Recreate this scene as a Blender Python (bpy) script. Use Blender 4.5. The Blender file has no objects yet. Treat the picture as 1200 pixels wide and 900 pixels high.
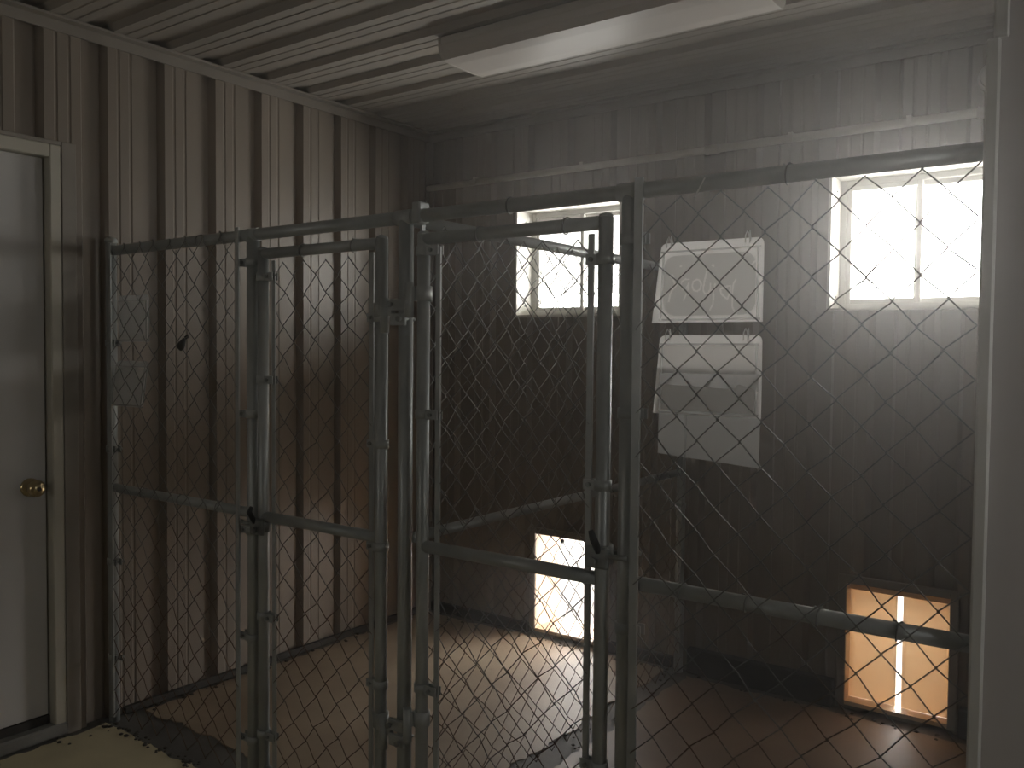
import bpy, bmesh, math, random
from mathutils import Vector, Matrix
random.seed(7)
SC = bpy.context.scene
COL = SC.collection

# ------------------------------------------------------------------ measures (metres)
EYE = 1.43
XL, XR = -3.198, 1.60          # left wall, right wall
YB, YF = -1.90, 3.608          # wall behind the viewer, back wall with the windows
ZC = 2.614                     # ceiling
YN = 1.770                     # front of the kennels
RIB = 0.236                    # pitch of the metal sheet
YAW, PIT, ROL, FPX = 0.6293, 0.0369, 0.0087, 1019.0

# ------------------------------------------------------------------ camera
fw = Vector((-math.sin(YAW)*math.cos(PIT), math.cos(YAW)*math.cos(PIT), -math.sin(PIT)))
rt = Vector((math.cos(YAW), math.sin(YAW), 0)); up = rt.cross(fw)
r2 = rt*math.cos(ROL) + up*math.sin(ROL); u2 = -rt*math.sin(ROL) + up*math.cos(ROL)
cd = bpy.data.cameras.new('camera'); cam = bpy.data.objects.new('camera', cd); COL.objects.link(cam)
cd.sensor_width = 36; cd.lens = FPX/1200*36; cd.clip_start = .02; cd.clip_end = 200
m = Matrix((r2, u2, -fw)).transposed().to_4x4(); m.translation = (0, 0, EYE); cam.matrix_world = m
SC.camera = cam

# ------------------------------------------------------------------ world, daylight, exposure
SKY = 19.0
w = bpy.data.worlds.new('bright_day'); SC.world = w; w.use_nodes = True
w.node_tree.nodes['Background'].inputs[0].default_value = (1.0, .965, .93, 1)
w.node_tree.nodes['Background'].inputs[1].default_value = SKY
W1 = (-2.600, -2.010, 1.617, 2.147)      # windows on the back wall: x0, x1, z0, z1
W2 = (-1.040, -0.450, 1.617, 2.147)
D1 = (-2.462, -2.070, .035, .515)        # dog doors
D2 = (-0.945, -0.568, .035, .515)
FILL_W3 = (-2.60, -2.28, 1.25, 1.65)          # unseen windows added behind and beside the viewer to light door and fence
FILL_W4 = (1.02, 1.38, 1.25, 1.75)             # y0, y1, z0, z1 in the right wall
WD = .19                                 # depth of the reveals
def portal(name, rect, y, facing):
    l = bpy.data.lights.new(name, 'AREA'); l.shape = 'RECTANGLE'
    l.size = rect[1]-rect[0]; l.size_y = rect[3]-rect[2]; l.cycles.is_portal = True
    o = bpy.data.objects.new(name, l); COL.objects.link(o)
    o.location = ((rect[0]+rect[1])/2, y, (rect[2]+rect[3])/2)
    o.rotation_euler = (math.radians(-90 if facing < 0 else 90), 0, 0)
    return o
for nm, rc in (('window_daylight', W1), ('window_daylight', W2), ('dog_door_daylight', D1), ('dog_door_daylight', D2)):
    portal(nm, rc, YF+WD+.03, -1)
portal('window_daylight', FILL_W3, YB-.14, 1)  # portals of the two added openings, here and below
p4 = portal('window_daylight', (-.18, .18, FILL_W4[2], FILL_W4[3]), 0, 1)
p4.location = (XR+.14, (FILL_W4[0]+FILL_W4[1])/2, (FILL_W4[2]+FILL_W4[3])/2); p4.rotation_euler = (math.radians(90), 0, math.radians(90))
vs = SC.view_settings
vs.view_transform = 'Standard'; vs.look = 'None'; vs.gamma = 1; vs.use_curve_mapping = False; vs.exposure = 0.28
SC.cycles.max_bounces = 10; SC.cycles.diffuse_bounces = 6; SC.cycles.transparent_max_bounces = 16
SC.cycles.volume_bounces = 0; SC.cycles.use_denoising = True
SC.cycles.sample_clamp_indirect = 4.0; SC.cycles.caustics_reflective = False

# ------------------------------------------------------------------ materials
def nodes(name):
    mt = bpy.data.materials.new(name); mt.use_nodes = True
    nt = mt.node_tree
    return mt, nt, nt.nodes['Principled BSDF']
def mat(name, col, rough=.5, metal=0, col2=None, scale=6, detail=5, lo=.35, hi=.65, bump=0, bscale=60, stretch=None, spec=.5):
    mt, nt, b = nodes(name)
    b.inputs['Base Color'].default_value = (*col, 1); b.inputs['Roughness'].default_value = rough
    b.inputs['Metallic'].default_value = metal; b.inputs['Specular IOR Level'].default_value = spec
    tc = nt.nodes.new('ShaderNodeTexCoord'); mp = nt.nodes.new('ShaderNodeMapping')
    nt.links.new(tc.outputs['Object'], mp.inputs[0])
    if stretch: mp.inputs['Scale'].default_value = stretch
    if col2:
        n = nt.nodes.new('ShaderNodeTexNoise'); n.inputs['Scale'].default_value = scale; n.inputs['Detail'].default_value = detail
        nt.links.new(mp.outputs[0], n.inputs['Vector'])
        r = nt.nodes.new('ShaderNodeMapRange'); r.inputs[1].default_value = lo; r.inputs[2].default_value = hi
        nt.links.new(n.outputs['Fac'], r.inputs[0])
        x = nt.nodes.new('ShaderNodeMix'); x.data_type = 'RGBA'
        x.inputs[6].default_value = (*col, 1); x.inputs[7].default_value = (*col2, 1)
        nt.links.new(r.outputs[0], x.inputs[0]); nt.links.new(x.outputs[2], b.inputs['Base Color'])
    if bump:
        n = nt.nodes.new('ShaderNodeTexNoise'); n.inputs['Scale'].default_value = bscale; n.inputs['Detail'].default_value = 4
        nt.links.new(mp.outputs[0], n.inputs['Vector'])
        bp = nt.nodes.new('ShaderNodeBump'); bp.inputs['Strength'].default_value = bump; bp.inputs['Distance'].default_value = .004
        nt.links.new(n.outputs['Fac'], bp.inputs['Height']); nt.links.new(bp.outputs[0], b.inputs['Normal'])
    return mt
def clear_mat(name, tint=(.97, .98, .97), gloss=.06):
    mt = bpy.data.materials.new(name); mt.use_nodes = True; nt = mt.node_tree; nt.nodes.clear()
    o = nt.nodes.new('ShaderNodeOutputMaterial'); t = nt.nodes.new('ShaderNodeBsdfTransparent'); t.inputs[0].default_value = (*tint, 1)
    g = nt.nodes.new('ShaderNodeBsdfGlossy'); g.inputs['Roughness'].default_value = .05
    x = nt.nodes.new('ShaderNodeMixShader'); x.inputs[0].default_value = gloss
    nt.links.new(t.outputs[0], x.inputs[1]); nt.links.new(g.outputs[0], x.inputs[2]); nt.links.new(x.outputs[0], o.inputs[0])
    return mt
def film_mat(name, col, trans, clear=.2, gloss=.08, rough=.3, diff=.5, cloud=0):
    """thin plastic that lets light through: diffuse + translucent + a clear share"""
    mt = bpy.data.materials.new(name); mt.use_nodes = True; nt = mt.node_tree; nt.nodes.clear()
    L = nt.links.new
    o = nt.nodes.new('ShaderNodeOutputMaterial')
    d = nt.nodes.new('ShaderNodeBsdfDiffuse'); d.inputs[0].default_value = (*[c*diff for c in col], 1)
    t = nt.nodes.new('ShaderNodeBsdfTranslucent'); t.inputs[0].default_value = (*[c*trans for c in col], 1)
    a = nt.nodes.new('ShaderNodeAddShader'); L(d.outputs[0], a.inputs[0]); L(t.outputs[0], a.inputs[1])
    c = nt.nodes.new('ShaderNodeBsdfTransparent'); x = nt.nodes.new('ShaderNodeMixShader'); x.inputs[0].default_value = clear
    L(a.outputs[0], x.inputs[1]); L(c.outputs[0], x.inputs[2])
    if cloud:
        tc = nt.nodes.new('ShaderNodeTexCoord'); n = nt.nodes.new('ShaderNodeTexNoise'); n.inputs['Scale'].default_value = 14
        L(tc.outputs['Object'], n.inputs['Vector'])
        r = nt.nodes.new('ShaderNodeMapRange'); r.inputs[1].default_value = .35; r.inputs[2].default_value = .65
        r.inputs[3].default_value = clear-cloud; r.inputs[4].default_value = clear+cloud
        L(n.outputs['Fac'], r.inputs[0]); L(r.outputs[0], x.inputs[0])
    g = nt.nodes.new('ShaderNodeBsdfGlossy'); g.inputs['Roughness'].default_value = rough
    y = nt.nodes.new('ShaderNodeMixShader'); y.inputs[0].default_value = gloss
    L(x.outputs[0], y.inputs[1]); L(g.outputs[0], y.inputs[2]); L(y.outputs[0], o.inputs[0])
    return mt
M = {}
M['sheet'] = mat('painted_metal_sheet', (.295, .253, .207), .40, 0, (.25, .214, .175), 2.2, 6, stretch=(1, 1, .25))
M['sheet_ceiling'] = mat('painted_ceiling_sheet', (.37, .34, .30), .42, 0, (.32, .295, .26), 2.2, 6, stretch=(.3, 1, 1))
M['trim'] = mat('painted_metal_trim', (.31, .28, .24), .45, 0, (.265, .24, .205), 5)
M['partition'] = mat('painted_partition', (.74, .70, .70), .6, 0, (.69, .65, .65), 3)
M['door'] = mat('white_door_paint', (.63, .615, .60), .65, 0, (.58, .565, .55), 2, bump=.05)
M['jamb'] = mat('cream_jamb_paint', (.58, .55, .47), .5, 0, (.51, .485, .41), 5)
M['brass'] = mat('worn_brass', (.62, .50, .28), .3, 1, (.42, .34, .2), 40)
M['galv'] = mat('galvanized_pipe', (.47, .49, .48), .42, .3, (.37, .39, .38), 9, 7, bump=.08, bscale=40)
M['galv_dark'] = mat('dull_galvanized_fitting', (.29, .31, .30), .5, .7, (.2, .2, .19), 30)
M['black'] = mat('black_rubber', (.02, .02, .02), .6)
M['concrete'] = mat('dark_damp_concrete', (.15, .145, .13), .75, 0, (.075, .07, .062), 5, 8, bump=.3, bscale=30)
M['sill'] = mat('grey_concrete_sill', (.26, .255, .235), .8, 0, (.17, .165, .15), 9, 8, bump=.3)
M['coat_aisle'] = mat('tan_floor_coating', (.74, .66, .44), .6, 0, (.60, .53, .345), 4, 8, bump=.15, bscale=20)
M['coat_kennel'] = mat('soiled_tan_floor_coating', (.44, .355, .25), .55, 0, (.31, .235, .16), 3, 9, bump=.2, bscale=16)
M['coat_kennel2'] = mat('brown_soiled_floor_coating', (.32, .235, .165), .55, 0, (.23, .16, .11), 3, 9, bump=.2, bscale=16)
M['dark_board'] = mat('dark_kick_board', (.055, .05, .042), .8, 0, (.03, .027, .022), 8)
M['dirt'] = mat('dark_dirt', (.05, .04, .03), .95)
M['vinyl'] = mat('white_vinyl', (.78, .77, .74), .4)
M['reveal'] = mat('white_reveal_trim', (.78, .76, .71), .5)
M['cream'] = mat('cream_plastic', (.78, .60, .42), .5)
M['pvc'] = mat('white_plastic_pipe', (.66, .63, .57), .4, 0, (.58, .54, .47), 5)
M['lamp_pan'] = mat('white_lamp_pan', (.62, .58, .53), .4)
M['lamp_lens'] = film_mat('lamp_diffuser_plastic', (.92, .86, .80), .22, .0, .05, .4, .50)
M['glass'] = clear_mat('window_glass')
M['flap'] = film_mat('tan_vinyl_flap', (1.0, .83, .62), .29, .0, .06, .3, .45)
M['sleeve'] = film_mat('cloudy_plastic_sleeve', (.99, .98, .97), .93, .0, .03, .35, .07)
M['sleeve_shaded'] = film_mat('shaded_plastic_sleeve', (.60, .60, .59), .8, .15, .03, .35, .2)  # darker copy of the sleeve film, dim light put into its colour
M['sleeve_front'] = film_mat('clear_plastic_front', (.97, .96, .95), .90, .0, .03, .3, .08)
M['sleeve_thick'] = film_mat('cloudy_plastic_hem', (.99, .98, .97), .8, .65, .12, .3, .2)
M['grime'] = film_mat('grey_grime_film', (.80, .80, .79), .80, .0, .0, .5, .20)
M['wiped'] = film_mat('wiped_clear_film', (1.0, .99, .98), .98, .0, .0, .4, .02)
M['run_floor'] = mat('outdoor_concrete', (.24, .23, .21), .8, 0, (.20, .19, .175), 3)
M['roof'] = mat('outdoor_roof_sheet', (.12, .115, .11), .6)
def wire_mat():
    mt, nt, b = nodes('chain_link_wire')
    b.inputs['Metallic'].default_value = .7; b.inputs['Roughness'].default_value = .45
    tc = nt.nodes.new('ShaderNodeTexCoord'); sp = nt.nodes.new('ShaderNodeSeparateXYZ')
    nt.links.new(tc.outputs['Object'], sp.inputs[0])
    n = nt.nodes.new('ShaderNodeTexNoise'); n.inputs['Scale'].default_value = 7; n.inputs['Detail'].default_value = 6
    nt.links.new(tc.outputs['Object'], n.inputs['Vector'])
    a = nt.nodes.new('ShaderNodeMath'); a.operation = 'MULTIPLY_ADD'; a.inputs[1].default_value = -.55; a.inputs[2].default_value = .30
    nt.links.new(sp.outputs['Z'], a.inputs[0])                 # rust creeps up from the floor
    s = nt.nodes.new('ShaderNodeMath'); s.operation = 'ADD'; nt.links.new(a.outputs[0], s.inputs[0]); nt.links.new(n.outputs['Fac'], s.inputs[1])
    r = nt.nodes.new('ShaderNodeMapRange'); r.inputs[1].default_value = .38; r.inputs[2].default_value = .58
    nt.links.new(s.outputs[0], r.inputs[0])
    x = nt.nodes.new('ShaderNodeMix'); x.data_type = 'RGBA'
    x.inputs[6].default_value = (.235, .24, .23, 1); x.inputs[7].default_value = (.13, .07, .035, 1)
    nt.links.new(r.outputs[0], x.inputs[0]); nt.links.new(x.outputs[2], b.inputs['Base Color'])
    return mt
M['wire'] = wire_mat()

# ------------------------------------------------------------------ mesh helpers
class MB:
    def __init__(s): s.v = []; s.f = []; s.sm = []
    def quadstrip(s, rings, closed=True, caps=True, smooth=True):
        n = len(rings[0]); b = len(s.v)
        for r in rings: s.v.extend(tuple(p) for p in r)
        for i in range(len(rings)-1):
            for j in range(n if closed else n-1):
                k = (j+1) % n
                s.f.append((b+i*n+j, b+i*n+k, b+(i+1)*n+k, b+(i+1)*n+j)); s.sm.append(smooth)
        if caps and closed:
            s.f.append(tuple(b+j for j in reversed(range(n)))); s.sm.append(False)
            s.f.append(tuple(b+(len(rings)-1)*n+j for j in range(n))); s.sm.append(False)
        return s
    def box(s, x0, x1, y0, y1, z0, z1, bev=0):
        if bev <= 0:
            return s.quadstrip([[(x0,y0,z),(x1,y0,z),(x1,y1,z),(x0,y1,z)] for z in (z0,z1)], smooth=False)
        def ring(z, i):
            e = bev
            return [(x0+i,y0+e,z),(x0+e,y0+i,z),(x1-e,y0+i,z),(x1-i,y0+e,z),(x1-i,y1-e,z),(x1-e,y1-i,z),(x0+e,y1-i,z),(x0+i,y1-e,z)]
        return s.quadstrip([ring(z0, bev*.6), ring(z0+bev, 0), ring(z1-bev, 0), ring(z1, bev*.6)], smooth=False)
    def tube(s, pts, r, n=14, caps=True):
        pts = [Vector(p) for p in pts]; rings = []
        rr = r if isinstance(r, (list, tuple)) else [r]*len(pts)
        t0 = (pts[1]-pts[0]).normalized()
        ref = Vector((0,0,1)) if abs(t0.z) < .9 else Vector((0,1,0))
        a = t0.cross(ref).normalized(); prev = t0
        for i, p in enumerate(pts):
            if i == 0: t = t0
            elif i == len(pts)-1: t = (p-pts[i-1]).normalized()
            else: t = ((p-pts[i-1]).normalized() + (pts[i+1]-p).normalized()).normalized()
            q = prev.rotation_difference(t); a = (q @ a); a = (a - t*a.dot(t)).normalized(); prev = t
            b = t.cross(a)
            rings.append([p + (a*math.cos(2*math.pi*k/n) + b*math.sin(2*math.pi*k/n))*rr[i] for k in range(n)])
        return s.quadstrip(rings, caps=caps)
    def lathe(s, prof, org, axis='z', n=20):
        rings = []
        for r, h in prof:
            ring = []
            for k in range(n):
                c, q = r*math.cos(2*math.pi*k/n), r*math.sin(2*math.pi*k/n)
                ring.append({'z': (org[0]+c, org[1]+q, org[2]+h), 'x': (org[0]+h, org[1]+c, org[2]+q), 'y': (org[0]+q, org[1]+h, org[2]+c)}[axis])
            rings.append(ring)
        return s.quadstrip(rings)
    def plate(s, outline, fn, thick):
        """outline: 2D points; fn(a,b,t) -> 3D with t = offset through the thickness"""
        return s.quadstrip([[fn(a,b,0) for a,b in outline], [fn(a,b,thick) for a,b in outline]], smooth=False)
    def build(s, name, material, parent=None, kind=None):
        me = bpy.data.meshes.new(name); me.from_pydata(s.v, [], s.f); me.update()
        me.polygons.foreach_set('use_smooth', s.sm)
        bm = bmesh.new(); bm.from_mesh(me); bmesh.ops.recalc_face_normals(bm, faces=bm.faces); bm.to_mesh(me); bm.free()
        me.materials.append(M[material])
        o = bpy.data.objects.new(name, me); COL.objects.link(o)
        if parent:
            o.parent = parent; o.matrix_parent_inverse = Matrix.Translation(-parent.location)
        if kind: o['kind'] = kind
        return o
def empty(name, loc=(0,0,0)):
    o = bpy.data.objects.new(name, None); COL.objects.link(o); o.location = loc; o.empty_display_size = .1
    return o
def tag(o, label=None, cat=None, group=None, kind=None):
    if label: o['label'] = label
    if cat: o['category'] = cat
    if group: o['group'] = group
    if kind: o['kind'] = kind
    return o

# ------------------------------------------------------------------ ribbed metal sheets
def profile(a, b, phase, dep=.030):
    pts = []
    k = math.floor((a-phase)/RIB)-1
    while True:
        c = phase + k*RIB
        if c - .06 > b: break
        pts += [(c-.052,0),(c-.034,dep),(c+.034,dep),(c+.052,0)]
        for mm in (c+.094, c+.142):
            pts += [(mm-.007,0),(mm-.003,.0026),(mm+.003,.0026),(mm+.007,0)]
        k += 1
    return pts
def interp(pts, s):
    for (s0,d0),(s1,d1) in zip(pts, pts[1:]):
        if s0 <= s <= s1: return d0 + (d1-d0)*(s-s0)/max(1e-9, s1-s0)
    return 0
def ribbed(a, b, c0, c1, phase, fn, holes=(), dep=.030):
    """sheet over s in a..b and t in c0..c1; fn(s, t, depth) -> xyz; holes = (s0,s1,t0,t1)"""
    pts = profile(a, b, phase, dep)
    ss = sorted({round(s,5) for s,_ in pts if a < s < b} | {a, b} | {h[i] for h in holes for i in (0,1) if a < h[i] < b})
    ts = sorted({c0, c1} | {h[i] for h in holes for i in (2,3) if c0 < h[i] < c1})
    mb = MB(); n = len(ss)
    for t in ts:
        for s in ss: mb.v.append(fn(s, t, interp(pts, s)))
    for j in range(len(ts)-1):
        for i in range(n-1):
            ms, mt_ = (ss[i]+ss[i+1])/2, (ts[j]+ts[j+1])/2
            if any(h[0] < ms < h[1] and h[2] < mt_ < h[3] for h in holes): continue
            mb.f.append((j*n+i, j*n+i+1, (j+1)*n+i+1, (j+1)*n+i)); mb.sm.append(False)
    return mb

DOOR = (.62, 1.560, 0.0, 2.115)        # opening in the left wall: y0,y1,z0,z1
PH_L = 1.494
ribbed(YB, YF+.03, 0, ZC+.03, PH_L, lambda s,t,d: (XL-d, s, t), [DOOR]).build('wall_left', 'sheet', kind='structure')
PH_B = -1.070
holes = [W1, W2, D1, D2]
wb = ribbed(XL-.03, XR, 0, ZC+.03, PH_B, lambda s,t,d: (s, YF+d, t), holes).build('wall_back', 'sheet', kind='structure')
ribbed(XL-.03, XR, 0, ZC+.03, PH_B, lambda s,t,d: (s, YB-d, t), [FILL_W3]).build('wall_front', 'sheet', kind='structure')
ribbed(YB, YF+.03, 0, ZC+.03, PH_L, lambda s,t,d: (XR+d, s, t), [FILL_W4]).build('wall_right', 'sheet', kind='structure')
ribbed(YB-.03, YF+.03, XL-.03, XR+.03, PH_L, lambda s,t,d: (t, s, ZC+d), dep=.022).build('ceiling', 'sheet_ceiling', kind='structure')
# weather skin of the back wall, so that no daylight leaks round the reveals
o_ = MB()
big = [(h[0]-.01, h[1]+.01, h[2]-.01, h[3]+.01) for h in holes]
xs = sorted({XL-.1, XR+.1, *[h[i] for h in big for i in (0,1)]}); zs = sorted({-.1, ZC+.1, *[h[i] for h in big for i in (2,3)]})
for i in range(len(xs)-1):
    for j in range(len(zs)-1):
        mx, mz = (xs[i]+xs[i+1])/2, (zs[j]+zs[j+1])/2
        if any(h[0] < mx < h[1] and h[2] < mz < h[3] for h in big): continue
        o_.box(xs[i], xs[i+1], YF+WD, YF+WD+.02, zs[j], zs[j+1])
o_.build('wall_exterior', 'roof', kind='structure')
MB().box(XL-.1, XR+.1, YB-.1, YF+.1, ZC+.06, ZC+.12).build('roof_deck', 'roof', kind='structure')
# covered outdoor runs behind the back wall
MB().box(XL-1.2, XR+1.2, YF+WD+.02, YF+2.1, -.12, -.01).build('outdoor_run_slab', 'run_floor', kind='structure')  # unseen slab, lengthened to cut daylight through the dog doors
for xa, xb, za, zb in ((XL-2.5, -1.62, 2.36, 1.98), (-1.62, XR+2.5, 2.95, 3.02)):  # unseen roofs, slope and height set to steer daylight through the windows
    MB().quadstrip([[(x, YF+WD+.02, za), (x, YF+WD+3.3, zb), (x, YF+WD+3.3, zb+.06), (x, YF+WD+.02, za+.06)] for x in (xa, xb)], smooth=False).build('outdoor_run_roof', 'roof', kind='structure')

# floor and its worn coating
fl = MB().box(XL-.08, XR+.08, YB-.08, YF+WD, -.15, 0).build('floor', 'concrete', kind='structure')
def ragged(x0, x1, y0, y1, amp, name, material, zt=.004, step=.03):
    pts = []
    def run(a, b, f):
        n = max(2, int(abs(b-a)/step))
        for i in range(n): pts.append(f(a+(b-a)*i/n))
    ph = [random.uniform(0, 6) for _ in range(4)]
    def j(t, k): return amp*(.5*math.sin(t*9+ph[k]) + .3*math.sin(t*31+ph[k]*2) + random.uniform(-.6, .6))
    run(x0, x1, lambda t: (t, y0+j(t,0))); run(y0, y1, lambda t: (x1+j(t,1), t))
    run(x1, x0, lambda t: (t, y1+j(t,2))); run(y1, y0, lambda t: (x0+j(t,3), t))
    mb = MB().quadstrip([[(x,y,z) for x,y in pts] for z in (0.0, zt)], smooth=False)
    return mb.build(name, material, fl)
ragged(XL+.035, XR-.05, YB+.05, YN-.035, .014, 'coating', 'coat_aisle')
ragged(XL+.045, -1.72, YN+.125, YF-.06, .016, 'coating', 'coat_kennel')
ragged(-1.60, -.265, YN+.125, YF-.075, .014, 'coating', 'coat_kennel2')
dm = MB()
for k in range(230):
    c = random.random()
    if c < .35: x, y = random.uniform(XL+.05, -2.3), YN-.03+random.uniform(-.03, .02)
    elif c < .55: x, y = XL+random.uniform(.02, .07), random.uniform(1.85, YF-.1)
    elif c < .75: x, y = random.uniform(-3.1, -.3), YF-random.uniform(.05, .11)
    elif c < .9: x, y = -1.66+random.uniform(-.07, .07), random.uniform(1.9, 3.5)
    else: x, y = XL+random.uniform(.02, .12), random.uniform(1.2, 1.8)
    r = random.uniform(.004, .011)
    dm.lathe([(r*.5, 0), (r, r*.35), (r*.5, r*.8)], (x, y, .002), n=5)
tag(dm.build('dirt_crumbs', 'dirt', kind='stuff'), 'dark crumbs of dirt along the ragged floor coating edges', 'dirt')

# corner trims and base boards
def angle(name, mb): return mb.build(name, 'trim', kind='structure')
angle('trim_1', MB().box(XL-.001, XL+.008, YB, YF, ZC-.048, ZC-.002).box(XL, XL+.045, YB, YF, ZC-.010, ZC-.001))
angle('trim_2', MB().box(XL, XR, YF-.008, YF+.001, ZC-.048, ZC-.002).box(XL, XR, YF-.040, YF, ZC-.010, ZC-.001))
angle('trim_3', MB().box(XL-.002, XL+.035, YF-.006, YF+.002, 0, ZC-.05).box(XL-.002, XL+.006, YF-.035, YF, 0, ZC-.05))
bb = empty('baseboard_back', (-1.6, YF, 0)); tag(bb, kind='structure')
for x0, x1, h, t in ((-3.15, -2.50, .055, .03), (-2.03, -1.70, .055, .03), (-1.62, -.985, .115, .045), (-.528, -.235, .115, .045)):
    MB().box(x0, x1, YF-t, YF-.001, .004, h, .006).build('kick_board', 'dark_board', bb)
MB().box(XL+.001, XL+.022, YN+.05, YF-.05, .003, .030, .003).build('baseboard_left', 'dark_board', kind='structure')

# painted partition at the end of the kennels
pt = empty('wall_partition', (-.15, YN, 0)); tag(pt, kind='structure')
MB().box(-.226, -.090, YN-.028, YF-.001, 0, ZC-.001).build('panel', 'partition', pt)
MB().box(-.231, -.207, YN-.034, YN+.01, 1.985, ZC-.002, .003).build('corner_trim', 'vinyl', pt)
MB().box(-.242, -.219, YN-.036, YN-.002, .0, 1.985, .004).build('corner_strip', 'vinyl', pt)

# ------------------------------------------------------------------ windows
def window(name, rc, yi, yo, sgn):
    """yi = inner wall face, yo = plane of the sliding window, sgn = +1 when the outside is towards +y"""
    x0, x1, z0, z1 = rc
    wn = empty(name, ((x0+x1)/2, yi, z0)); tag(wn, kind='structure')
    a, b = sorted((yi-sgn*.004, yo+sgn*.045))
    t = .012
    mb = MB().box(x0-t, x0, a, b, z0-t, z1+t).box(x1, x1+t, a, b, z0-t, z1+t).box(x0, x1, a, b, z0-t, z0).box(x0, x1, a, b, z1, z1+t)
    mb.build('reveal', 'reveal', wn)
    e = .024
    c, d = sorted((yo-sgn*.03, yo+sgn*.035))
    MB().box(x0, x0+e, c, d, z0, z1, .003).box(x1-e, x1, c, d, z0, z1, .003).box(x0+e, x1-e, c, d, z0, z0+e, .003).box(x0+e, x1-e, c, d, z1-e, z1, .003).build('frame', 'vinyl', wn)
    xm = (x0+x1)/2
    for q, (sa, sb) in enumerate(((x0+e, xm+.016), (xm-.016, x1-e))):
        yy = yo + sgn*(-.014 if q == 0 else .014)
        g = .019
        sh = MB()
        za, zb = z0+e, z1-e
        for bx in ((sa,sa+g,za,zb),(sb-g,sb,za,zb),(sa+g,sb-g,za,za+g),(sa+g,sb-g,zb-g,zb)):
            sh.box(bx[0], bx[1], yy-.011, yy+.011, bx[2], bx[3], .002)
        so = sh.build('sash', 'vinyl', wn)
        MB().box(sa+g-.003, sb-g+.003, yy-.002, yy+.002, za+g-.003, zb-g+.003).build('pane', 'glass', so)
    for xx in (x0+.055, ):
        for zz in (z0+.05, z1-.05):
            MB().lathe([(.004, 0), (.004, .003), (.002, .004)], (x0+.0005, yi+sgn*.07, zz), 'x', 8).build('screw', 'galv_dark', wn)
    return wn
window('window_1', W1, YF, YF+WD-.03, 1)
window('window_2', W2, YF, YF+WD-.03, 1)
window('fill_window_3', FILL_W3, YB, YB-.09, -1)  # added out of view as fill light for door and posts
fill_w4 = window('fill_window_4', (-.18, .18, FILL_W4[2], FILL_W4[3]), 0, .09, 1)  # added out of view as fill light for partition and door
fill_w4.rotation_euler = (0, 0, math.radians(-90)); fill_w4.location = (XR, (FILL_W4[0]+FILL_W4[1])/2, FILL_W4[2])

# ------------------------------------------------------------------ door in the left wall
d1 = empty('door_1', (XL, 1.1, 0)); tag(d1, kind='structure')
y0, y1, z0, z1 = DOOR
MB().box(XL-.075, XL-.035, y0+.003, y1-.006, .082, z1-.002, .002).build('slab', 'door', d1)
MB().box(XL-.12, XL+.006, y1, y1+.042, 0, z1+.045, .004).build('jamb', 'jamb', d1)
MB().box(XL-.12, XL+.006, y0-.042, y0, 0, z1+.045, .004).build('jamb', 'jamb', d1)
MB().box(XL-.12, XL+.006, y0, y1, z1, z1+.045, .004).build('header', 'jamb', d1)
MB().box(XL-.12, XL-.085, y1-.02, y1, .05, z1).box(XL-.12, XL-.085, y0, y0+.02, .05, z1).box(XL-.12, XL-.085, y0+.02, y1-.02, z1-.02, z1).build('door_stop', 'jamb', d1)
MB().box(XL-.002, XL+.009, y1+.042, y1+.094, 0, z1+.06, .002).box(XL-.002, XL+.009, y0-.1, y1+.042, z1+.045, z1+.06, .002).build('edge_trim', 'trim', d1)
MB().box(XL-.14, XL+.012, y0-.04, y1+.05, .001, .048, .008).build('sill', 'sill', d1)
MB().box(XL-.12, XL-.03, y0+.003, y1-.003, .048, .078).build('threshold', 'dark_board', d1)
MB().box(XL-.16, XL-.12, y0-.05, y1+.05, 0, z1+.05).build('backing', 'black', d1)
kb = MB().lathe([(.033,0),(.033,.006),(.022,.010),(.012,.013),(.012,.030),(.022,.034),(.030,.044),(.031,.054),(.025,.066),(.010,.071)], (XL-.035, 1.497, .928), 'x', 24).build('knob', 'brass', d1)
MB().lathe([(.007,0),(.007,.002)], (XL+.036, 1.497, .928), 'x', 12).build('keyhole', 'black', kb)

# ------------------------------------------------------------------ dog doors
def dog_door(rc, label, flaps):
    x0, x1, z0, z1 = rc
    t = empty('dog_door', ((x0+x1)/2, YF, z0)); tag(t, label, 'dog door', 'dog doors in the back wall')
    k = .016
    MB().box(x0-k, x0, YF-.012, YF+WD+.03, z0-k, z1+k).box(x1, x1+k, YF-.012, YF+WD+.03, z0-k, z1+k).box(x0, x1, YF-.012, YF+WD+.03, z0-k, z0).box(x0, x1, YF-.012, YF+WD+.03, z1, z1+k).build('tunnel', 'cream', t)
    e = .032
    MB().box(x0-e, x0, YF-.018, YF-.004, z0-.02, z1+e, .003).box(x1, x1+e, YF-.018, YF-.004, z0-.02, z1+e, .003).box(x0, x1, YF-.018, YF-.004, z1, z1+e, .003).build('frame', 'trim', t)
    if flaps:
        xm = x0 + (x1-x0)*.50
        for a, b, bow in ((x0+.0005, xm-.010, .004), (xm+.012, x1-.0005, -.003)):
            mb = MB(); n = 8; rings = []
            for i in range(n+1):
                s = a+(b-a)*i/n; dy = bow*math.sin(math.pi*i/n)
                rings.append([(s, YF+.05+dy, z0+.001), (s, YF+.054+dy, z0+.001), (s, YF+.054, z1-.004), (s, YF+.05, z1-.004)])
            mb.quadstrip(rings).build('flap', 'flap', t)
        MB().box(x0, x1, YF+.040, YF+.062, z1-.035, z1-.001, .003).build('flap_rail', 'cream', t)
    else:
        MB().lathe([(.011, 0), (.011, .010), (.004, .016)], ((x0+x1)/2-.045, YF-.003, z1-.02), 'y', 10).build('latch_stub', 'galv_dark', t)
    return t
dog_door(D1, 'dog door hatch blazing white with daylight, behind the gates', False)
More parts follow.
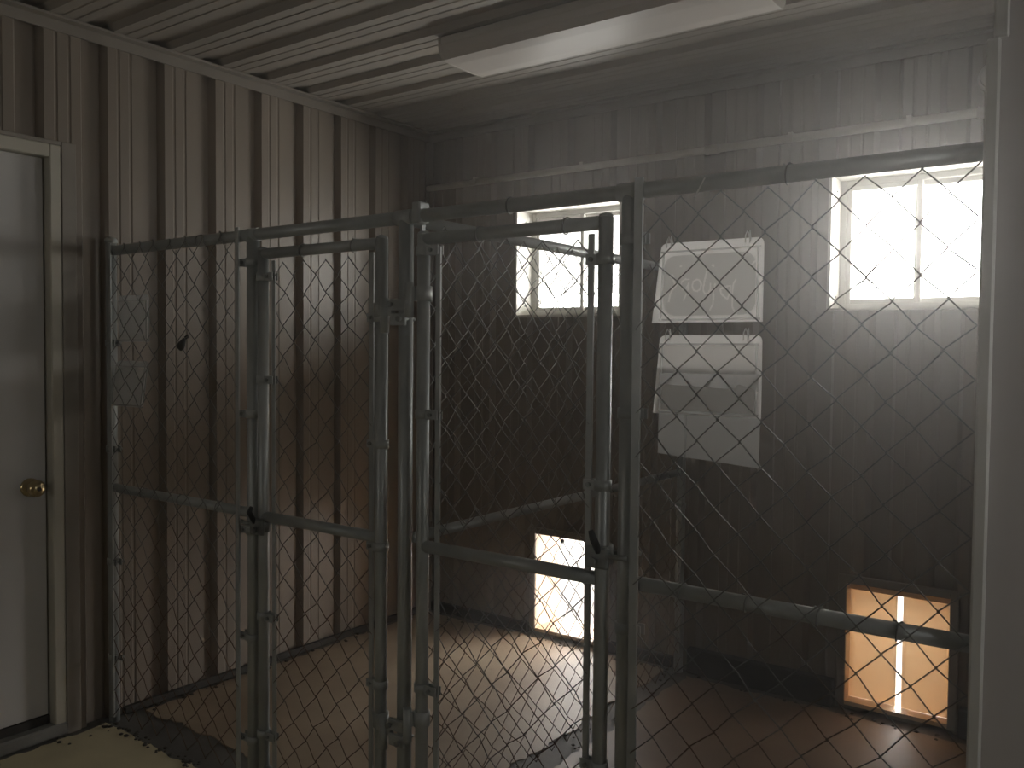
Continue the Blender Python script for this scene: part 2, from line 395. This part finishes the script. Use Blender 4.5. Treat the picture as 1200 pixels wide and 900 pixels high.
dog_door(D2, 'dog door with two tan flaps glowing from daylight, next to dark kick board', True)

# ------------------------------------------------------------------ ceiling light, pipe, fitting
cl = empty('ceiling_light', (-1.6, 2.665, ZC-.08)); tag(cl, 'long white fluorescent ceiling light, switched off', 'ceiling light')
lx0, lx1 = -2.19, -.97
MB().box(lx0+.012, lx1-.012, 2.515, 2.815, ZC-.034, ZC-.004, .003).build('housing', 'lamp_pan', cl)
prof = [(2.517, ZC-.030), (2.522, ZC-.058), (2.545, ZC-.080), (2.60, ZC-.084), (2.73, ZC-.084), (2.785, ZC-.080), (2.808, ZC-.058), (2.813, ZC-.030)]
MB().quadstrip([[(x, a, b) for a, b in prof] for x in (lx0+.006, lx1-.006)], smooth=False).build('diffuser', 'lamp_lens', cl)
for x in (lx0, lx1-.008):
    MB().quadstrip([[(xx, 2.665+(a-2.665)*1.008, ZC-.004+(b-ZC+.004)*1.02) for a, b in [(2.515, ZC-.004)]+prof+[(2.815, ZC-.004)]] for xx in (x, x+.008)], smooth=False).build('end_cap', 'lamp_pan', cl)
pp = empty('wall_pipe', (-1.8, YF-.03, 2.314)); tag(pp, 'pale plastic pipe running level along the back wall above the windows', 'pipe')
MB().tube([(-3.188, YF-.022, 2.314), (-1.52, YF-.022, 2.314)], .0165).build('pipe_length', 'pvc', pp)
MB().tube([(-1.53, YF-.022, 2.316), (-.50, YF-.022, 2.316)], .0175).build('pipe_length', 'pvc', pp)
MB().tube([(-1.575, YF-.022, 2.315), (-1.515, YF-.022, 2.315)], .0205).build('coupling', 'pvc', pp)
MB().tube([(-.52, YF-.022, 2.316), (-.488, YF-.022, 2.313), (-.470, YF-.022, 2.298), (-.462, YF-.022, 2.268), (-.461, YF-.022, 2.235)], .023).build('elbow', 'pvc', pp)
for x in (-2.85, -2.2, -1.2, -.75):
    MB().box(x-.009, x+.009, YF-.042, YF-.0005, 2.333, 2.337).box(x-.009, x+.009, YF-.044, YF-.040, 2.300, 2.337).build('strap', 'pvc', pp)
jb = empty('wall_fitting', (-.47, YF, 2.44)); tag(jb, 'small round white fitting on the back wall above the end of the pipe', 'wall fitting')
MB().lathe([(.056, 0), (.056, -.018), (.048, -.026)], (-.47, YF+.002, 2.44), 'y', 24).build('base', 'vinyl', jb)
MB().lathe([(.046, -.024), (.043, -.045), (.033, -.062), (.016, -.071), (.004, -.073)], (-.47, YF, 2.44), 'y', 24).build('dome', 'vinyl', jb)

# ------------------------------------------------------------------ chain link
def link_fabric(a0, a1, z0, z1, fn, w=.0485, h=.098, r=.00155, jit=.004, top_tips=False):
    """zigzag wires hooked into each other; fn(a, off, z) -> xyz"""
    mb = MB(); n = int(round((a1-a0)/w)); w = (a1-a0)/n
    rows = int(round((z1-z0)/(h/2))); hh = (z1-z0)/rows
    jt = {}
    def J(kx, j):
        if (kx, j) not in jt: jt[(kx, j)] = (random.uniform(-jit, jit), random.uniform(-jit, jit), random.uniform(-.003, .003))
        return jt[(kx, j)]
    for k in range(n):
        pts = []
        for j in range(rows+1):
            side = 1 if (j+k) % 2 else -1
            kx = k + (1 if side > 0 else 0)
            dx, dz, dy = J(kx, j)
            if kx in (0, n): dx = 0
            a = a0 + kx*w + dx; z = min(z1, max(z0, z0 + j*hh + dz))
            e = .0022*side                                  # the two wires hook past each other
            pts += [fn(a-side*.004, .0024+dy, z-.005), fn(a+e, dy, z), fn(a-side*.004, -.0024+dy, z+.005)] if 0 < j < rows else [fn(a+e, dy, z)]
        if top_tips:
            p = Vector(pts[-1]); pts += [tuple(p+Vector((.004, 0, .008))), tuple(p+Vector((-.002, 0, .016)))]
        mb.tube(pts, r, 5)
    return mb
def band(x, y, z, r, dx, hgt=.024, tab=.03, name='tension_band', parent=None):
    """pipe collar with a tab towards dx and a bolt"""
    mb = MB().lathe([(r+.001, -hgt/2), (r+.0042, -hgt/2), (r+.0042, hgt/2), (r+.001, hgt/2)], (x, y, z), 'z', 16)
    s = 1 if dx > 0 else -1
    a, b = sorted((x+s*r*.7, x+s*(r+tab)))
    mb.box(a, b, y-.012, y-.009, z-hgt/2, z+hgt/2).box(a, b, y+.009, y+.012, z-hgt/2, z+hgt/2)
    o = mb.build(name, 'galv', parent)
    MB().lathe([(.006, -.020), (.006, -.013), (.0035, -.012), (.0035, .016), (.006, .016), (.006, .021)], (x+s*(r+tab*.45), y, z), 'y', 6).build('bolt', 'galv_dark', o)
    return o
def tie(parent, x, y, z, r):
    """a wire wrapped round a rail"""
    mb = MB(); pts = []
    for k in range(13):
        a = k/12*2*math.pi*1.15
        pts.append((x-.008+.016*k/12, y+(r+.0025)*math.sin(a), z+(r+.0025)*math.cos(a)))
    mb.tube(pts, .0019, 5).build('tie_wire', 'wire', parent)

PR, GR = .0205, .0175
XP = [-3.163, -2.317, -1.653, -.958]        # posts
# ---- front run: posts, top rail, two fixed panels
ff = empty('kennel_fence', (-1.7, YN, 0)); tag(ff, 'galvanized chain link kennel front with fixed panels either side of two gates', 'fence')
for i, x in enumerate(XP):
    top = (1.835, 1.793, 1.793, 1.793)[i]
    MB().tube([(x, YN, .001), (x, YN, top)], PR if i else .019, 18).build('post', 'galv', ff)
MB().lathe([(.019, 0), (.023, .001), (.023, .012), (.016, .020), (.004, .023)], (XP[0], YN, 1.827), n=16).build('post_cap', 'galv', ff)
MB().tube([(XP[0]+.015, YN-.001, 1.797), (-1.60, YN-.001, 1.796)], .0185, 18).build('top_rail', 'galv', ff)
MB().tube([(-1.66, YN-.001, 1.796), (-.243, YN-.001, 1.797)], .0178, 18).build('top_rail', 'galv', ff)
MB().tube([(-1.665, YN-.001, 1.796), (-1.63, YN-.001, 1.796)], .021, 18).build('rail_sleeve', 'galv', ff)
MB().box(-1.615, -1.585, YN-.022, YN+.022, 1.775, 1.832, .004).build('rail_clamp', 'galv', ff)
for x in XP[1:]:
    MB().tube([(x-.03, YN-.001, 1.796), (x+.03, YN-.001, 1.796)], .0215, 18).build('rail_end', 'galv', ff)
for a, b in ((XP[0]+.015, XP[1]-.015), (XP[3]+.015, -.243)):
    MB().tube([(a, YN, .902), (b, YN, .902)], .0165, 16).build('middle_rail', 'galv', ff)
yf_ = YN-.022                                # fabric on the aisle side
for a, b in ((XP[0]+.035, -2.368), (-.926, -.247)):
    link_fabric(a, b, .035, 1.800 if a < -2 else 1.775, lambda s, o, z: (s, yf_+o, z), top_tips=a < -2).build('chain_link', 'wire', ff, kind='stuff')
for x, w_ in ((XP[0]+.030, .007), (-2.370, .0085), (-.926, .0105)):
    MB().box(x-w_, x+w_, yf_-.003, yf_+.004, .03, 1.822, .001).build('tension_bar', 'galv', ff)
for z in (1.45, 1.05, .62, .25): band(XP[0], YN, z, .019, 1, tab=.022, parent=ff)
for z in (1.71, 1.223, .846, .496, .16): band(XP[1], YN, z, PR, -1, tab=.04, parent=ff)
for z in (1.689, 1.292, .795, .36): band(XP[3], YN, z, PR, 1, tab=.024, parent=ff)
for x in (-2.95, -2.72, -2.5, -.82, -.67, -.52, -.37):
    tie(ff, x, YN, .902, .0165)
for x in (-2.6, -1.3, -.60):
    tie(ff, x, YN, 1.797, .0185)
MB().tube([(-.79, yf_-.004, 1.765), (-.775, yf_-.010, 1.785), (-.765, yf_-.010, 1.802)], .0017, 6).build('bent_tie_wire', 'vinyl', ff)

# ---- gates
def gate(x0, x1, hinge, label, yo=0, zt=1.732, bl=(), br=()):
    """x0,x1: centre lines of the stiles; hinge -1: hung on the left stile, +1: on the right"""
    g = empty('kennel_gate', (x0 if hinge < 0 else x1, YN, .05)); tag(g, label, 'gate', 'kennel gates')
    y = YN+yo
    for x in (x0, x1):
        MB().tube([(x, y, .055), (x, y, zt+.012)], GR, 16).lathe([(GR, 0), (GR*.9, .006), (GR*.4, .010)], (x, y, zt+.012), n=16).build('stile', 'galv', g)
    for nm, z in (('top_rail', zt), ('middle_rail', .898), ('bottom_rail', .075)):
        MB().tube([(x0+.010, y, z), (x1-.010, y, z)], GR*.96, 16).build(nm, 'galv', g)
    link_fabric(x0+.052, x1-.034, .075, zt-.03, lambda s, o, z: (s, y+o, z), jit=.005).build('chain_link', 'wire', g, kind='stuff')
    for x in (x0+.054, x1-.038):
        MB().box(x-.008, x+.008, y-.004, y+.003, .06, zt-.024, .001).build('tension_bar', 'galv', g)
    for z in bl: band(x0, y, z, GR, 1, tab=.042, parent=g)
    for z in br: band(x1, y, z, GR, -1, tab=.030, parent=g)
    for k in range(2):
        tie(g, x0+.19+(x1-x0-.3)*k, y, zt, GR)
    hx = x0 if hinge < 0 else x1
    px = XP[2]
    s = 1 if px > hx else -1
    for z in ((1.545, .375) if hinge > 0 else (1.585, .42)):
        h = MB().lathe([(GR+.001, -.020), (GR+.006, -.020), (GR+.006, .020), (GR+.001, .020)], (hx, y, z), 'z', 16)
        a, b = sorted((hx+s*GR*.6, px-s*PR*1.2))
        h.box(a, b, y-.030, y-.012, z-.019, z+.019, .003)
        h.lathe([(.010, -.055), (.013, -.055), (.013, .04), (.010, .04)], ((a+b)/2, y-.028, z-.01), 'z', 12)
        h.box(*sorted((px-s*.030, px+s*.026)), y-.034, y-.022, z-.045, z-.012, .003)
        ho = h.build('hinge', 'galv', g)
        MB().lathe([(.008, -.050), (.008, -.040), (.0045, -.039), (.0045, .020)], (px+s*.015, y, z-.028), 'y', 6).build('bolt', 'galv_dark', ho)
    return g
g1 = gate(-2.268, -1.745, 1, 'narrower chain link gate beside the fixed panel nearer the white door', 0, 1.733, (1.66, 1.335, .577, .193), (1.524, 1.166, .873, .475))
g2 = gate(-1.584, -1.020, -1, 'wider chain link gate in front of the blazing dog door hatch', -.004, 1.732, (1.700, 1.259, .507), (1.647, 1.12, .45))
def fork_latch(g, x, px, z):
    s = 1 if px > x else -1
    mb = MB().lathe([(GR+.001, -.022), (GR+.007, -.022), (GR+.007, .022), (GR+.001, .022)], (x, YN, z), 'z', 16)
    mb.tube([(x+s*.018, YN-.016, z), (px-s*.004, YN-.036, z+.004), (px+s*.020, YN-.030, z+.006)], .0065, 8)
    mb.tube([(x+s*.018, YN+.016, z), (px-s*.004, YN+.036, z+.004), (px+s*.020, YN+.030, z+.006)], .0065, 8)
    mb.box(x-.030, x+.030, YN-.034, YN-.016, z-.030, z+.022, .005)
    o = mb.build('fork_latch', 'galv_dark', g)
    MB().tube([(x+s*.006, YN-.030, z+.01), (x+s*.004, YN-.052, z+.045), (x-s*.004, YN-.050, z+.062)], [.008, .009, .006], 8).build('latch_handle', 'black', o)
    MB().lathe([(.011, -.012), (.011, -.004), (.005, -.003), (.005, .004)], (x-s*.004, YN-.036, z-.012), 'y', 8).build('bolt', 'galv_dark', o)
fork_latch(g1, -2.268, XP[1], .872)
fork_latch(g2, -1.020, XP[3], .958)

# ---- divider between the two kennels
XD = XP[2]-.004
dv = empty('divider_fence', (XD, 2.7, 0)); tag(dv, 'chain link divider running from the gate post back to the windowed wall', 'fence')
MB().tube([(XD, YF-.045, .001), (XD, YF-.045, 1.82)], .0195, 16).build('post', 'galv', dv)
MB().tube([(XD, YN+.022, 1.792), (XD, YF-.045, 1.790)], .0178, 16).build('top_rail', 'galv', dv)
MB().tube([(XD, YN+.022, .905), (XD, YF-.045, .903)], .0155, 16).build('middle_rail', 'galv', dv)
link_fabric(YN+.05, YF-.075, .035, 1.79, lambda s, o, z: (XD+.021+o, s, z)).build('chain_link', 'wire', dv, kind='stuff')
for y in (YN+.05, YF-.078):
    MB().box(XD+.017, XD+.024, y-.008, y+.008, .03, 1.80, .001).build('tension_bar', 'galv', dv)
for z in (1.6, 1.2, .75, .3):
    MB().lathe([(.0205, -.012), (.0237, -.012), (.0237, .012), (.0205, .012)], (XD, YF-.045, z), 'z', 14).build('tension_band', 'galv', dv)

# ------------------------------------------------------------------ hanging plastic sleeves
def rounded(x0, x1, z0, z1, r, xb=0):
    """outline with rounded top corners; xb shifts the lower left corner outwards"""
    pts = [(x0-xb, z0), (x1, z0)]
    for k in range(7):
        a = k/6*math.pi/2; pts.append((x1-r+r*math.cos(a), z1-r+r*math.sin(a)))
    for k in range(7):
        a = math.pi/2+k/6*math.pi/2; pts.append((x0+r+r*math.cos(a), z1-r+r*math.sin(a)))
    return pts
YS = yf_+.012
def sleeve(name, label, x0, x1, z0, z1, xb=.014, lean=0.0, group='plastic document sleeves hung on the kennel front', hooks=True, film='sleeve', front=True):
    s = empty(name, ((x0+x1)/2, YS, z0)); tag(s, label, 'plastic sleeve', group)
    H_ = z1-z0
    def f(a, b, t, off=0.0): return (a + lean*(z1-b), YS+off+t, b)
    MB().plate(rounded(x0, x1, z0, z1, .014, xb), lambda a,b,t: f(a,b,t), .0012).build('back_sheet', film, s)
    if front: MB().plate(rounded(x0+.004, x1-.003, z0+.004, z1-.018, .006, xb*.3), lambda a,b,t: f(a,b,t,-.004), .0012).build('front_sheet', 'sleeve_front', s)
    hm = MB()
    for q in ([(x0+.004, z1-.022), (x1-.004, z1-.022), (x1-.004, z1-.018), (x0+.004, z1-.018)],
              [(x0-xb*.3+.006, z0+.004), (x1-.004, z0+.004), (x1-.004, z0+.0085), (x0-xb*.3+.006, z0+.0085)],
              [(x0-xb*.3+.008, z0+.0085), (x0-xb*.3+.012, z0+.0085), (x0+.012, z1-.022), (x0+.008, z1-.022)],
              [(x1-.012, z0+.0085), (x1-.008, z0+.0085), (x1-.008, z1-.022), (x1-.012, z1-.022)]):
        hm.plate(q, lambda a,b,t: f(a,b,t,-.0065), .0018)
    hm.build('weld_seam', 'sleeve_thick', s)
    if hooks:
        for x in (x0+.026, x1-.030):
            for dx in (-.004, .005):
                MB().tube([(x+dx, YS-.016, z1-.012), (x+dx*1.2, YS-.014, z1+.004), (x+dx*.6, YS-.009, z1+.013), (x+dx*.3, YS-.003, z1+.006), (x+dx*.2, YS+.004, z1-.010)], .0014, 6).build('hook_wire', 'vinyl', s)
    return s, f
s1, f1 = sleeve('plastic_sleeve', 'cloudy plastic sleeve with pale scrawled writing, hooked high on the chain link', -.876, -.642, 1.497, 1.672, .020, front=False)
# scrawl on the upper sleeve, strokes in sleeve units
def P(zx, zy): return (-.906+zx*.000262, 1.704-zy*.000256)
strokes = [[(238,400),(247,450),(262,500)], [(292,468),(262,497),(235,530),(215,570),(205,625)],
           [(384,446),(350,440),(318,462),(312,500),(335,528),(366,515),(386,470),(380,520),(362,570),(340,615)],
           [(455,447),(425,462),(413,500),(428,538),(460,546),(488,525),(494,485),(478,455),(455,447)],
           [(547,362),(532,420),(518,480),(512,535),(525,568),(552,568),(572,540),(575,490)],
           [(575,540),(590,550),(610,530),(614,490)], [(598,540),(602,600),(598,660),(572,706)],
           [(742,512),(700,518),(660,536),(668,575),(700,605),(722,616),(742,570),(744,520)],
           [(790,462),(768,500),(762,580),(765,690),(800,752)], [(505,630),(488,655),(470,682)],
           [(586,340),(594,332),(600,342)], [(305,332),(314,326)], [(985,300),(950,318),(920,345)]]
pl = [[P(*q) for q in st] for st in strokes]
def seg_dist(p, a, b):
    dx, dz = b[0]-a[0], b[1]-a[1]; t = max(0, min(1, ((p[0]-a[0])*dx+(p[1]-a[1])*dz)/(dx*dx+dz*dz+1e-12)))
    return math.hypot(p[0]-a[0]-t*dx, p[1]-a[1]-t*dz)
film, marks = MB(), [MB() for _ in pl]                       # a grimy film with the writing wiped into it
fx0, fx1, fz0, fz1, cs = -.866, -.655, 1.512, 1.644, .0016
def cell(mb, x, z):
    b_ = len(mb.v)
    for dx, dz in ((0,0),(cs,0),(cs,cs),(0,cs)): mb.v.append(f1(x+dx, z+dz, 0, -.0056))
    mb.f.append((b_, b_+1, b_+2, b_+3)); mb.sm.append(False)
for ix in range(int((fx1-fx0)/cs)):
    for iz in range(int((fz1-fz0)/cs)):
        x, z = fx0+ix*cs, fz0+iz*cs; c_ = (x+cs/2, z+cs/2)
        cx, cz = max(0, abs(c_[0]-(fx0+fx1)/2)-(fx1-fx0)/2+.03), max(0, abs(c_[1]-(fz0+fz1)/2)-(fz1-fz0)/2+.03)
        if math.hypot(cx, cz) > .0295: continue
        best = min(range(len(pl)), key=lambda k: min(seg_dist(c_, a, b) for a, b in zip(pl[k], pl[k][1:])))
        if min(seg_dist(c_, a, b) for a, b in zip(pl[best], pl[best][1:])) < .0019: cell(marks[best], x, z)
        else: cell(film, x, z)
film.build('grime_film', 'grime', s1)
for mk in marks:
    if mk.f: mk.build('pen_stroke', 'wiped', s1)
s2, f2 = sleeve('plastic_sleeve', 'cloudy plastic sleeve with a folded front sheet, hooked under the scrawled sleeve', -.876, -.642, 1.296, 1.470, .014)
MB().plate([(-.884, 1.205), (-.650, 1.190), (-.647, 1.400), (-.880, 1.400)], lambda a,b,t: (a, YS+.014+t, b), .0012).build('long_sheet', 'sleeve_shaded', s2)
MB().plate([(-.872, 1.362), (-.70, 1.355), (-.69, 1.366), (-.647, 1.352), (-.647, 1.388), (-.872, 1.386)], lambda a,b,t: f2(a,b,t,-.006), .0010).build('fold', 'sleeve_thick', s2)
MB().plate([(-.818, 1.200), (-.814, 1.200), (-.814, 1.296), (-.818, 1.296)], lambda a,b,t: (a, YS+.011+t, b), .0012).build('crease', 'sleeve_thick', s2)
s3, f3 = sleeve('plastic_sleeve', 'square plastic sleeve, shade put in its colour, on the fence panel beside the ribbed wall', -3.095, -2.895, 1.455, 1.625, .004, hooks=False, film='sleeve_shaded')
s4, f4 = sleeve('plastic_sleeve', 'skewed plastic sleeve, shade put in its colour, slipping below a square one near the door', -3.11, -2.90, 1.215, 1.385, .02, lean=-.22, hooks=False, film='sleeve_shaded')
ck = empty('snap_clip', (-2.663, yf_-.006, 1.44)); tag(ck, 'small black clip caught on the chain link beside the gate', 'clip')
MB().tube([(-2.675, yf_-.004, 1.428), (-2.668, yf_-.010, 1.437), (-2.660, yf_-.011, 1.447), (-2.650, yf_-.006, 1.466)], [.006, .013, .012, .006], 10).build('body', 'black', ck)
MB().tube([(-2.652, yf_-.005, 1.462), (-2.645, yf_+.004, 1.470), (-2.650, yf_+.006, 1.478), (-2.656, yf_-.003, 1.470)], .003, 6).build('hook', 'black', ck)

# ------------------------------------------------------------------ haze volumes standing in for lens glare
def veil_mat(name, dens):
    hz = bpy.data.materials.new(name); hz.use_nodes = True; nt = hz.node_tree; nt.nodes.clear()
    out = nt.nodes.new('ShaderNodeOutputMaterial'); v = nt.nodes.new('ShaderNodeVolumeScatter')
    v.inputs['Color'].default_value = (1, .98, .965, 1); v.inputs['Density'].default_value = dens; v.inputs['Anisotropy'].default_value = .80
    nt.links.new(v.outputs[0], out.inputs['Volume']); return hz
M['haze'] = veil_mat('glare_air', .066); M['haze_thin'] = veil_mat('thin_glare_air', .012)  # denser on the right, where the window glare veils the view
tag(MB().box(XP[2]+.06, XR-.01, YB+.01, YF-.03, .01, ZC-.055).build('glare_haze', 'haze', kind='stuff'), 'haze standing in for lens glare round the window by the partition', 'haze')
tag(MB().box(XL+.01, XP[2]+.059, YB+.01, YF-.03, .01, ZC-.055).build('glare_haze', 'haze_thin', kind='stuff'), 'thin haze standing in for lens glare over the kennel beside the ribbed wall', 'haze')
